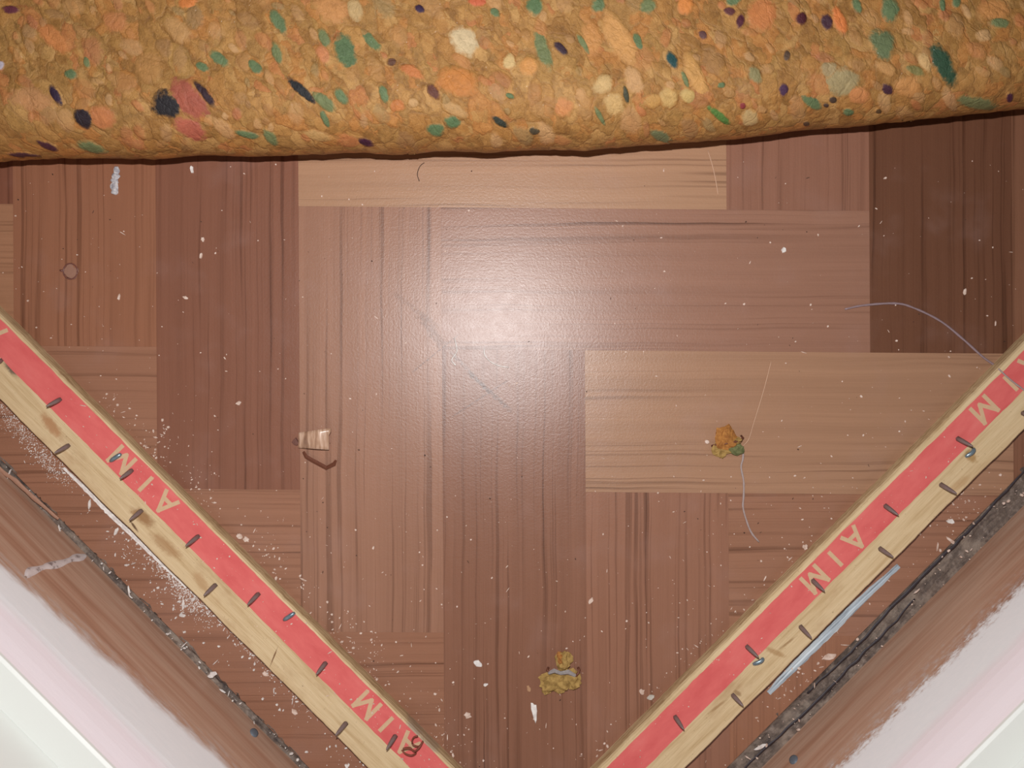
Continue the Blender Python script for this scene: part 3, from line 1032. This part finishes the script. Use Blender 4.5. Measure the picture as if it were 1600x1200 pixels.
# right: vinyl edge's shadow line built as a dark strand, then bitumen; left: splinter
def strand(name, pts, radii, m, label, cat, n=60, flat=0.35, wob=0.7):
    path = smooth_path(pts, n)
    path = [p + Vector((wob * mnoise.noise(p * 0.15), wob * mnoise.noise(p * 0.15 + Vector((9, 2, 4))), 0)) for p in path]
    rr = [radii * (0.55 + 0.45 * math.sin(math.pi * min(1, max(0.08, i / n)))) * (1 + 0.3 * mnoise.noise(p * 0.3)) for i, p in enumerate(path)]
    V, F = tube(path, rr, 7, flat)
    return thing_mesh(name, V, F, m, label, cat, None, True)


strand('shade_bitumen_strand', [W(1262, 1082, 0.4), W(1330, 1018, 0.5), W(1395, 948, 0.5), W(1462, 880, 0.5), W(1530, 812, 0.4), W(1620, 716, 0.4)], 0.7, M_TAR_SHADE,
       'dark strand laid along the vinyl edge near the right skirting as its shadow line', 'bitumen')
strand('shade_bitumen_strand', [W(1140, 1225, 0.4), W(1205, 1160, 0.3), W(1262, 1110, 0.3), W(1330, 1040, 0.4), W(1385, 985, 0.4), W(1430, 935, 0.3)], 0.65, M_TAR_SHADE,
       'second dark strand, this one bitumen, closer to the right skirting and lower down', 'bitumen')
strand('wood_splinter', [W(-12, 722, 0.5), W(35, 762, 0.7), W(92, 812, 0.4)], 1.1, plain('pale_splinter', C(176, 134, 112), 0.7, 0.3, 0.2),
       'long pinkish wood splinter at the foot of the left skirting', 'splinter')

# pale blue sliver of paint behind the right strip
def ribbon(name, pts, halfw, thick, m, label, cat, n=40, z0=0.0, jag=0.35):
    path = smooth_path(pts, n)
    V, F = [], []
    for i, p in enumerate(path):
        d = (path[min(i + 1, n)] - path[max(i - 1, 0)]); d.z = 0; d.normalize()
        s = Vector((-d.y, d.x, 0))
        w = halfw * (0.25 + 0.75 * math.sin(math.pi * min(max(i / n, 0.04), 0.96)) ** 0.5)
        wl = w * (1 + jag * mnoise.noise(Vector((i * 0.7, 1, 0)))); wr = w * (1 + jag * mnoise.noise(Vector((i * 0.8, 5, 0))))
        for (a, z) in ((wl, 0), (wl * 0.9, thick), (0.15 * wl, thick * 1.5), (-0.1 * wr, thick * 0.7), (-wr * 0.9, thick * 1.2), (-wr, 0)):
            q = p + s * a
            V.append((q.x, q.y, z0 + p.z + z))
    for i in range(n):
        for j in range(6):
            q = (j + 1) % 6
            F.append((i * 6 + j, i * 6 + q, (i + 1) * 6 + q, (i + 1) * 6 + j))
    F.append(tuple(range(6))); F.append(tuple(range((n + 1) * 6 - 1, n * 6 - 1, -1)))
    return thing_mesh(name, V, F, m, label, cat)


tb = NT('pale_blue_paint')
nb = tb.noise(tb.vmul(tb.mapping(pos(tb), (0, 0, 0), (0, 0, -math.pi / 4), (1, 1, 1)), (0.05, 0.9, 1)), 1.0, 4, 0.65)
M_BLUE = tb.out(tb.ramp(nb, [(0.32, C(122, 132, 142)), (0.45, C(178, 192, 202)), (0.7, C(216, 226, 230))]), 0.45, 0.4)
ribbon('paint_sliver', [W(1404, 884), W(1337, 946), W(1293, 990), W(1234, 1048), W(1201, 1083)], 2.1, 0.35, M_BLUE,
       'long pale blue sliver of old paint beside the right gripper strip', 'paint sliver')
ribbon('plaster_line', [W(100, 731), W(135, 765), W(170, 801), W(200, 829), W(240, 868), W(292, 918)], 1.0, 0.4, M_WHITE,
       'white chalky line of plaster along the wall side of the left gripper strip', 'plaster', 60, 0, 0.5)

# ------------------------------------------------------------------ little things lying about
# foam scrap with a staple, right of centre
c = W(1137, 692)
e = empty('foam_scrap', c, 0, 'small orange and green foam scrap stapled to the vinyl, right of centre beside a thread', 'foam scrap', 'foam scraps left under staples')
M_SCR = mat_debris('scrap_orange', (150, 96, 48), (186, 128, 66), 0.9)
M_SCY = mat_debris('scrap_ochre', (140, 110, 60), (182, 148, 88), 0.9)
M_SCG = mat_debris('scrap_green', (92, 98, 62), (126, 126, 84), 0.9)


def rel(pv, c):
    return [(v[0] - c[0], v[1] - c[1], v[2] - c[2]) for v in pv]


def part_blob(e, c, name, px, py, rx, ry, rz, seed, m, rough=0.5):
    w = W(px, py)
    v, f = blob(w[0], w[1], 0.0, rx, ry, rz, seed, 18, 10, rough, 1.4)
    return mesh_obj(name, rel(v, c), f, m, e, None, False)


part_blob(e, c, 'foam_tuft', 1134, 683, 4.6, 5.2, 3.0, 1.7, M_SCR, 0.6)
part_blob(e, c, 'foam_tuft', 1125, 702, 3.6, 3.2, 1.9, 4.1, M_SCY, 0.8)
part_blob(e, c, 'foam_tuft', 1148, 701, 3.9, 2.6, 2.2, 6.3, M_SCG, 0.4)
part_blob(e, c, 'foam_tuft', 1149, 688, 2.0, 1.4, 3.2, 8.3, M_SCY, 0.5)
v, f = tube([W(1112, 697, 0.3), W(1118, 695, 1.6), W(1140, 692, 3.4), W(1156, 689, 3.2), W(1161, 684, 1.4), W(1158, 681, 0.2)], 0.5, 6)
tag(mesh_obj('staple', rel(v, c), f, M_RUST, e, None, True), 'dark rusty staple')
v, f = flake(*W(1104, 690)[:2], 0, 1.2, 1.0, 0.4, 0.8, random.Random(4))
thing_mesh('plaster_crumb', v, f, M_CRUMB, 'pinkish plaster crumb just left of the orange and green foam scrap', 'plaster crumb')

# foam scrap with a pale staple, bottom centre
c = W(875, 1052)
e = empty('foam_scrap', c, 0, 'ochre foam scrap held by a grey staple, at the bottom centre of the vinyl', 'foam scrap', 'foam scraps left under staples')
part_blob(e, c, 'foam_tuft', 868, 1065, 6.2, 4.2, 2.2, 2.2, M_SCY, 0.7)
part_blob(e, c, 'foam_tuft', 880, 1032, 3.2, 4.4, 2.4, 5.2, M_SCY, 0.7)
part_blob(e, c, 'foam_tuft', 875, 1026, 1.7, 2.4, 2.8, 3.2, M_SCR, 0.5)
part_blob(e, c, 'foam_tuft', 892, 1060, 3.8, 3.6, 1.8, 9.2, M_SCY, 0.7)
part_blob(e, c, 'foam_tuft', 854, 1074, 2.0, 3.0, 1.4, 7.2, M_SCY, 0.5)
v, f = tube([W(857, 1052, 2.0), W(866, 1048, 3.1), W(876, 1052, 3.2), W(888, 1050, 3.2), W(899, 1056, 2.6)], [0.7, 1.0, 0.8, 1.1, 0.7], 6, 0.5)
tag(mesh_obj('staple', rel(v, c), f, plain('grey_staple', C(168, 160, 158), 0.4, 0.5, 0.3, 1.0, 0.3), e), 'pale grey flattened staple')
v, f = tube([W(899, 1057, 2.4), W(904, 1051, 1.6), W(905, 1046, 0.8), W(903, 1043, 0.1)], 0.55, 6)
mesh_obj('staple_leg', rel(v, c), f, M_RUST, e, None, True)
v, f = tube([W(858, 1050, 2.2), W(855, 1047, 1.2), W(857, 1043, 0.2)], 0.55, 6)
mesh_obj('staple_leg', rel(v, c), f, M_RUST, e, None, True)

# bent rusty staple on the left of centre, with prongs
c = W(497, 720)
path = [W(474, 706, 0.2), W(478, 713, 1.1), W(486, 718, 1.0), W(510, 731, 0.8), W(522, 725, 0.9), W(525, 719, 0.3)]
v, f = tube(path, [0.6, 0.85, 0.9, 0.95, 0.9, 0.5], 4, 0.7)
thing_mesh('bent_staple', v, f, M_RUST, 'bent brown rusty staple lying on the vinyl below the curled shaving', 'staple')

# curled wood shaving above it
e_c = W(490, 686)
V, F = [], []
NU, NV = 14, 6
for s_ in (0, 1):
    for i in range(NU + 1):
        u = i / NU
        for j in range(NV + 1):
            w_ = j / NV
            px = 466 + 48 * u + (3 if u > 0.9 and w_ < 0.3 else 0)
            py = (672 - 3 * u + 34 * w_ * (0.82 + 0.18 * u)) + (1 - u) * 4 * (1 - w_)
            z = 0.5 + 2.4 * math.sin(u * 2.6) + 0.5 * mnoise.noise(Vector((u * 5, w_ * 3, 1))) - 0.18 * s_ + 0.4
            V.append(W(px, py, max(0.05, z)))
n1 = (NU + 1) * (NV + 1)
for i in range(NU):
    for j in range(NV):
        a = i * (NV + 1) + j
        F.append((a, a + 1, a + NV + 2, a + NV + 1)); F.append((n1 + a, n1 + a + NV + 1, n1 + a + NV + 2, n1 + a + 1))
for i in range(NU):
    a = i * (NV + 1)
    F.append((a, a + NV + 1, n1 + a + NV + 1, n1 + a)); b = a + NV
    F.append((b, n1 + b, n1 + b + NV + 1, b + NV + 1))
for j in range(NV):
    F.append((j, n1 + j, n1 + j + 1, j + 1)); a = NU * (NV + 1) + j
    F.append((a, a + 1, n1 + a + 1, n1 + a))
t = NT('shaving_veneer')
q = t.noise(t.mapping(pos(t), (0, 0, 0), (0, 0, 0.25), (0.5, 0.06, 0.3)), 1.0, 3, 0.6)
M_SHAVE = t.out(t.ramp(q, [(0.35, C(140, 104, 82)), (0.5, C(180, 142, 116)), (0.68, C(220, 186, 162))]), 0.3, 0.6, t.bump(q, 0.4, 0.0005))
shv = thing_mesh('wood_shaving', V, F, M_SHAVE, 'curled tan wood shaving with a sheen, left of centre on the vinyl', 'wood shaving', None, True)
v, f = flake(*W(462, 691)[:2], 0, 1.6, 1.9, 0.5, 0.9, random.Random(8), 7)
thing_mesh('bark_bit', v, f, plain('bark_brown', C(112, 74, 64), 0.7, 0.3), 'dark brown bark-like bit touching the left end of the curled shaving', 'bark')

# threads and hairs
M_THREAD = plain('grey_thread', C(172, 154, 150), 0.5, 0.4, 0.25, 1.5)
M_HAIR = plain('pale_hair', C(206, 168, 140), 0.5, 0.4, 0.15, 1.5)


def thread(name, pts, r, m, label, cat, n=40, z=0.25):
    path = smooth_path([W(p[0], p[1], p[2] if len(p) > 2 else z) for p in pts], n)
    V, F = tube(path, [r * (1 + 0.35 * mnoise.noise(p * 0.5)) for p in path], 5, 0.6)
    return thing_mesh(name, V, F, m, label, cat, None, True)


thread('thread', [(1205, 565), (1196, 600), (1188, 628), (1178, 660), (1170, 686), (1161, 697)], 0.16, M_HAIR, 'thin pale hair rising from the orange and green foam scrap', 'hair')
thread('thread', [(1161, 699), (1161, 716), (1158, 730), (1162, 752), (1162, 775), (1161, 792), (1166, 812), (1174, 832), (1186, 847)], 0.42, M_THREAD, 'grey frayed thread hanging below the orange and green foam scrap', 'thread')
thread('thread', [(1320, 483), (1350, 477), (1400, 474), (1430, 482), (1470, 502), (1505, 530), (1535, 557), (1556, 572)], 0.5, plain('mauve_thread', C(150, 128, 132), 0.4, 0.5, 0.2, 1.0),
       'mauve grey thread curving across the dark plank to the right gripper strip', 'thread')
thread('thread', [(1560, 576, 6.4), (1575, 590, 6.6), (1590, 602, 6.5), (1612, 618, 6.3)], 0.36, M_THREAD, 'short grey thread lying over the red band of the right gripper strip', 'thread')
thread('thread', [(1106, 235), (1113, 258), (1118, 280), (1122, 304)], 0.2, M_HAIR, 'fine tan fibre lying just below the underlay edge', 'fibre', 14)
thread('thread', [(1450, 953, 0.9), (1478, 959, 1.1), (1506, 965, 1.2)], 0.45, M_THREAD, 'short pale splinter lying over the dark gap on the right', 'splinter', 12)
thread('thread', [(757, 543), (757, 553), (764, 563), (778, 571), (795, 574)], 0.28, M_WHITE, 'white curved scratch in the glossy patch at the centre, built as a raised thread', 'fibre', 16)  # a scratch in the vinyl, modelled as a thin white thread
thread('thread', [(710, 528), (714, 548), (706, 562), (712, 571)], 0.35, M_WHITE, 'white kinked scratch left of the glossy patch centre, built as a raised thread', 'fibre', 16)  # another vinyl scratch, modelled the same way
thread('thread', [(655, 283), (652, 272), (656, 260), (663, 254)], 0.16, M_DARKCR, 'tiny dark curved hair below the underlay edge', 'hair', 12)
thread('thread', [(203, 927, 0.8), (200, 915, 1.0), (202, 930, 1.0), (207, 935, 0.8)], 0.3, M_WHITE, 'white bristle stuck in the left gap dirt', 'bristle', 10)

# curly brown fibre on the left strip
ZT = STRIP_Z + 0.4
pts = [(628, 1172), (634, 1178), (643, 1180), (650, 1176), (640, 1170), (630, 1170), (640, 1168), (647, 1174), (655, 1168), (661, 1158), (655, 1166), (646, 1164), (644, 1158), (647, 1152), (652, 1150)]
path = smooth_path([W(p[0], p[1], ZT + 1.2 * (i % 3)) for i, p in enumerate(pts)], 60)
v, f = tube(path, 0.42, 6)
thing_mesh('curly_fibre', v, f, plain('brown_fibre', C(134, 74, 58), 0.6, 0.4, 0.2), 'curled brown carpet fibre on the red band of the left gripper strip', 'fibre', None, True)

# round glue ring and ribbed plaster streak at the upper left
c = W(110, 424)
e = empty('glue_ring', c, 0, 'small round dried glue ring on the plank at the upper left', 'glue spot')
ringp = [(3.1 * math.cos(2 * math.pi * i / 28), 3.4 * math.sin(2 * math.pi * i / 28), 0.12) for i in range(29)]
v, f = tube(ringp, 0.28, 6, 0.6)
M_GLUE = plain('dried_glue', C(118, 74, 66), 0.35, 0.5, 0.1)
mesh_obj('ring', v, f, M_GLUE, e, None, True)
v, f = flake(0, 0, 0, 3.1, 3.3, 0, 0.08, random.Random(2), 18)
mesh_obj('film', v, f, plain('glue_film', C(158, 118, 100), 0.3, 0.5, 0.1), e, None, True)
v, f = tube([(-4.6, 0.5, 0.1), (-3.9, 0.3, 0.15), (-3.2, 0.1, 0.15)], [0.3, 0.6, 0.3], 6, 0.6)
mesh_obj('tail', v, f, M_GLUE, e, None, True)
parts = []
for i, (px, py, rx, ry) in enumerate(((183, 267, 1.2, 1.1), (181, 276, 1.7, 1.0), (180, 283, 1.6, 0.9), (179.5, 291, 1.7, 1.1), (180, 299, 1.6, 1.1))):
    w = W(px, py)
    parts.append(blob(w[0], w[1], 0, rx, ry * 1.5, 0.8, i * 3.1, 12, 7, 0.45))
V, F = join(parts)
thing_mesh('plaster_streak', V, F, mat_debris('streak_grey', (146, 142, 150), (214, 210, 210)), 'ribbed grey white plaster streak just below the underlay at the upper left', 'plaster')

# single paint flakes
FL = [(835, 1112, 2.0, 6.8, -8, M_WHITE, 'long white paint flake below the ochre foam scrap at the bottom'),
      (747, 1037, 3.2, 2.0, 20, M_WHITE, 'oval white paint flake left of the ochre foam scrap'),
      (1225, 391, 1.6, 2.3, 25, M_WHITE, 'oval white flake on the lying plank at the upper right'),
      (300, 265, 1.2, 3.0, -8, M_WHITE, 'narrow white flake just below the underlay at the upper left'),
      (1507, 456, 1.2, 2.4, 10, M_CRUMB, 'grey white flake on the dark plank at the upper right'),
      (923, 939, 3.0, 1.5, -55, M_CRUMB, 'pale pink flake above the ochre foam scrap, right of the seam'),
      (956, 945, 0.01, 0.01, 0, None, None),
      (314, 400, 1.1, 2.4, 10, M_CRUMB, 'narrow pinkish flake in the middle of the dark left plank'),
      (317, 374, 1.3, 1.5, 0, M_CRUMB, 'round pinkish crumb above the narrow flake on the dark left plank'),
      (186, 464, 1.0, 2.2, 15, M_CRUMB, 'pinkish flake right of and below the glue ring'),
      (373, 630, 2.0, 1.5, -25, M_CRUMB, 'pale rounded flake at the lower middle of the dark left plank'),
      (290, 465, 2.0, 1.0, 20, M_CRUMB, 'flat pale flake on the dark left plank near its left edge'),
      (731, 1118, 2.4, 2.0, 20, M_CRUMB, 'ragged pale crumb beside the left gripper strip near the bottom'),
      (759, 1070, 1.6, 1.0, -10, M_WHITE, 'small cream flake below the oval white paint flake'),
      (826, 1076, 1.4, 2.2, -10, mat_debris('tan_flake', (170, 128, 96), (192, 150, 116)), 'tan flake left of and below the ochre foam scrap'),
      (1003, 1081, 1.8, 1.8, 0, M_CRUMB, 'round pale pink crumb right of the ochre foam scrap'),
      (1017, 1090, 2.3, 1.9, -30, mat_debris('grey_disc', (186, 178, 166), (208, 200, 188)), 'grey rounded paint flake near the right gripper strip at the bottom'),
      (385, 843, 2.2, 1.8, 20, M_CRUMB, 'pale crumb beside the left gripper strip where the dark plank ends'),
      (374, 838, 2.4, 1.6, 10, M_CRUMB, 'long pale crumb close to the red band of the left strip, middle'),
      (1258, 855, 1.7, 1.9, 0, M_CRUMB, 'pale crumb beside the right strip near the printed letters'),
      (1297, 1026, 5.0, 2.0, -10, M_CRUMB, 'branching pale plaster flake between the right gripper strip and the dark gap'),
      (1187, 1166, 4.6, 1.3, -25, M_WHITE, 'white flat sliver on the bitumen near the bottom right'),
      (1486, 845, 4.0, 1.1, 38, M_CRUMB, 'pointed pale flake on the vinyl edge at the right'),
      (1485, 815, 2.9, 1.7, 0, M_WHITE, 'white flake behind the right gripper strip, upper part'),
      (333, 1053, 3.2, 1.9, -25, M_WHITE, 'angular white flake lodged in the left gap dirt'),
      (140, 788, 1.0, 3.4, 4, M_WHITE, 'upright white sliver left of the chalky plaster line'),
      (182, 830, 1.2, 3.0, 25, M_WHITE, 'slanted white sliver left of the chalky plaster line, lower'),
      (285, 962, 2.4, 1.2, 20, M_WHITE, 'white sliver below the chalky plaster line'),
      (286, 945, 0.9, 3.4, 0, M_WHITE, 'standing white sliver beside the left strip below the plaster line'),
      (460, 1112, 1.5, 2.6, -40, M_CRUMB, 'pale flake between the left strip and the left gap near the bottom'),
      (415, 1053, 2.4, 1.6, 30, M_CRUMB, 'grey pink crumb against the wall side of the left strip'),
      ]
for i, (px, py, a, b, ang, m, lab) in enumerate(FL):
    if m is None: continue
    w = W(px, py, 0.05)
    zz = 0.02
    if px in (333, 1187): zz = 0.9
    v, f = flake(w[0], w[1], zz, a * 0.66, b * 0.66, math.radians(-ang), 0.35, random.Random(i + 40), 11)
    thing_mesh('paint_flake', v, f, m, lab, 'paint flake', 'single paint and plaster flakes on the vinyl')


# ------------------------------------------------------------------ fine crumbs (nobody could count them)
def free_of_strips(w):
    a = to_local('left', w); b = to_local('right', w)
    return a[1] > 53.5 and b[1] > 56.5


def crumbs(name, spots, m, label, seed, cat='crumbs', shard=0.12):
    rnd = random.Random(seed)
    parts = []
    for (x, y, z, s) in spots:
        a = s * rnd.uniform(0.7, 1.5); b = s * rnd.uniform(0.5, 1.0)
        if rnd.random() < shard: a *= 2.2; b *= 0.55
        parts.append(flake(x, y, z, a, b, rnd.uniform(0, 6.3), s * rnd.uniform(0.5, 0.9), rnd, 5))
    V, F = join(parts)
    return thing_mesh(name, V, F, m, label, cat, None, False, 'stuff')


rs = random.Random(99)


def logsize(lo, hi, p=2.2):
    return lo + (hi - lo) * rs.random() ** p


sp, dk = [], []
while len(sp) < 620:
    px, py = rs.uniform(0, 1600), rs.uniform(250, 1200)
    # more grit towards the strips and the lower half
    w = W(px, py)
    if not free_of_strips(w) or py < edge_px(px) + 12: continue
    dist = min(to_local('left', w)[1] - 51, to_local('right', w)[1] - 54)
    if rs.random() > 0.22 + 0.8 * math.exp(-dist / 30) + (0.3 if py > 800 else 0): continue
    sp.append((w[0], w[1], 0.01, logsize(0.14, 0.62)))
crumbs('grit', sp, M_CRUMB, 'fine pale plaster grit scattered over the open vinyl floor', 1)
while len(dk) < 110:
    px, py = rs.uniform(0, 1600), rs.uniform(250, 1200)
    w = W(px, py)
    if free_of_strips(w) and py > edge_px(px) + 12: dk.append((w[0], w[1], 0.01, logsize(0.16, 0.45)))
crumbs('grit', dk, M_DARKCR, 'tiny dark brown specks scattered over the open vinyl floor', 2)


def along(side, xa, xb, na, nb, n, lo, hi, z=0.01, clump=0.0, bias=1.0):
    out = []
    cl = [rs.uniform(xa, xb) for _ in range(7)]
    for _ in range(n):
        x = rs.uniform(xa, xb) if rs.random() > clump else rs.choice(cl) + rs.gauss(0, 5)
        x = min(max(x, xa), xb)
        nn = na + (nb - na) * rs.random() ** bias
        w = to_world(side, (x, nn, z))
        out.append((w[0], w[1], z, logsize(lo, hi)))
    return out


crumbs('grit', along('left', -130, 145, 52.0, 66, 330, 0.15, 0.75, 0.01, 0.55, 1.7), M_CRUMB, 'plaster grit heaped along the room side of the left strip', 3)
crumbs('grit', along('left', -70, 190, 5.0, 24.2, 420, 0.15, 0.8, 0.01, 0.45, 0.7) + along('left', -75, 40, 18.0, 24.2, 420, 0.15, 0.6, 0.01, 0.3, 0.6), M_WHITE,
       'white plaster grit between the left strip and the left skirting', 4)
def heap(cx, cy, sx, sy, ang, n, lo, hi, z=0.01):
    out = []
    while len(out) < n:
        u, v_ = rs.gauss(0, sx), rs.gauss(0, sy)
        px = cx + u * math.cos(ang) - v_ * math.sin(ang); py = cy + u * math.sin(ang) + v_ * math.cos(ang)
        w = W(px, py)
        a = to_local('left', w)
        if 4.5 < a[1] < 24.0: out.append((w[0], w[1], z, logsize(lo, hi)))
    return out


crumbs('grit', heap(28, 666, 46, 9, 0.78, 900, 0.08, 0.3) + heap(82, 728, 24, 8, 0.78, 380, 0.08, 0.36), M_WHITE, 'white chalk dust heaped beside the upper end of the left strip', 14)
crumbs('grit', heap(296, 936, 26, 10, 0.78, 520, 0.09, 0.42) + heap(270, 905, 30, 6, 0.78, 300, 0.08, 0.36) + heap(215, 862, 40, 16, 0.78, 90, 0.12, 0.6), M_WHITE, 'white chalk dust heaped below the chalky plaster line', 15)
crumbs('grit', along('right', -200, 140, 12.5, 26.6, 300, 0.15, 0.7, 0.01, 0.5), M_CRUMB, 'plaster grit between the right strip and the dark gap', 5)
crumbs('grit', along('right', -150, 60, 54.8, 62, 90, 0.15, 0.7, 0.01, 0.5, 1.6), M_CRUMB, 'plaster grit along the room side of the right strip', 6)
crumbs('grit', along('left', -140, 190, 37, 50, 200, 0.12, 0.5, STRIP_Z + 0.05, 0.4) + along('left', -140, 190, 26, 37, 30, 0.12, 0.35, STRIP_Z + 0.01), M_CRUMB, 'pale dust specks lying on the red band of the left strip', 7)
crumbs('grit', along('right', -200, 120, 39, 51, 110, 0.12, 0.42, STRIP_Z + 0.05, 0.3), M_CRUMB, 'pale dust specks lying on the red band of the right strip', 8)
crumbs('grit', along('left', -150, 200, 0.6, 3.4, 90, 0.25, 0.9, 0.1, 0.3), M_WHITE, 'white crumbs caught in the left gap dirt', 9)
crumbs('grit', along('right', -220, 150, 1.0, 11.0, 130, 0.25, 0.9, 0.3, 0.3), M_CRUMB, 'pale crumbs caught in the right gap dirt', 10)
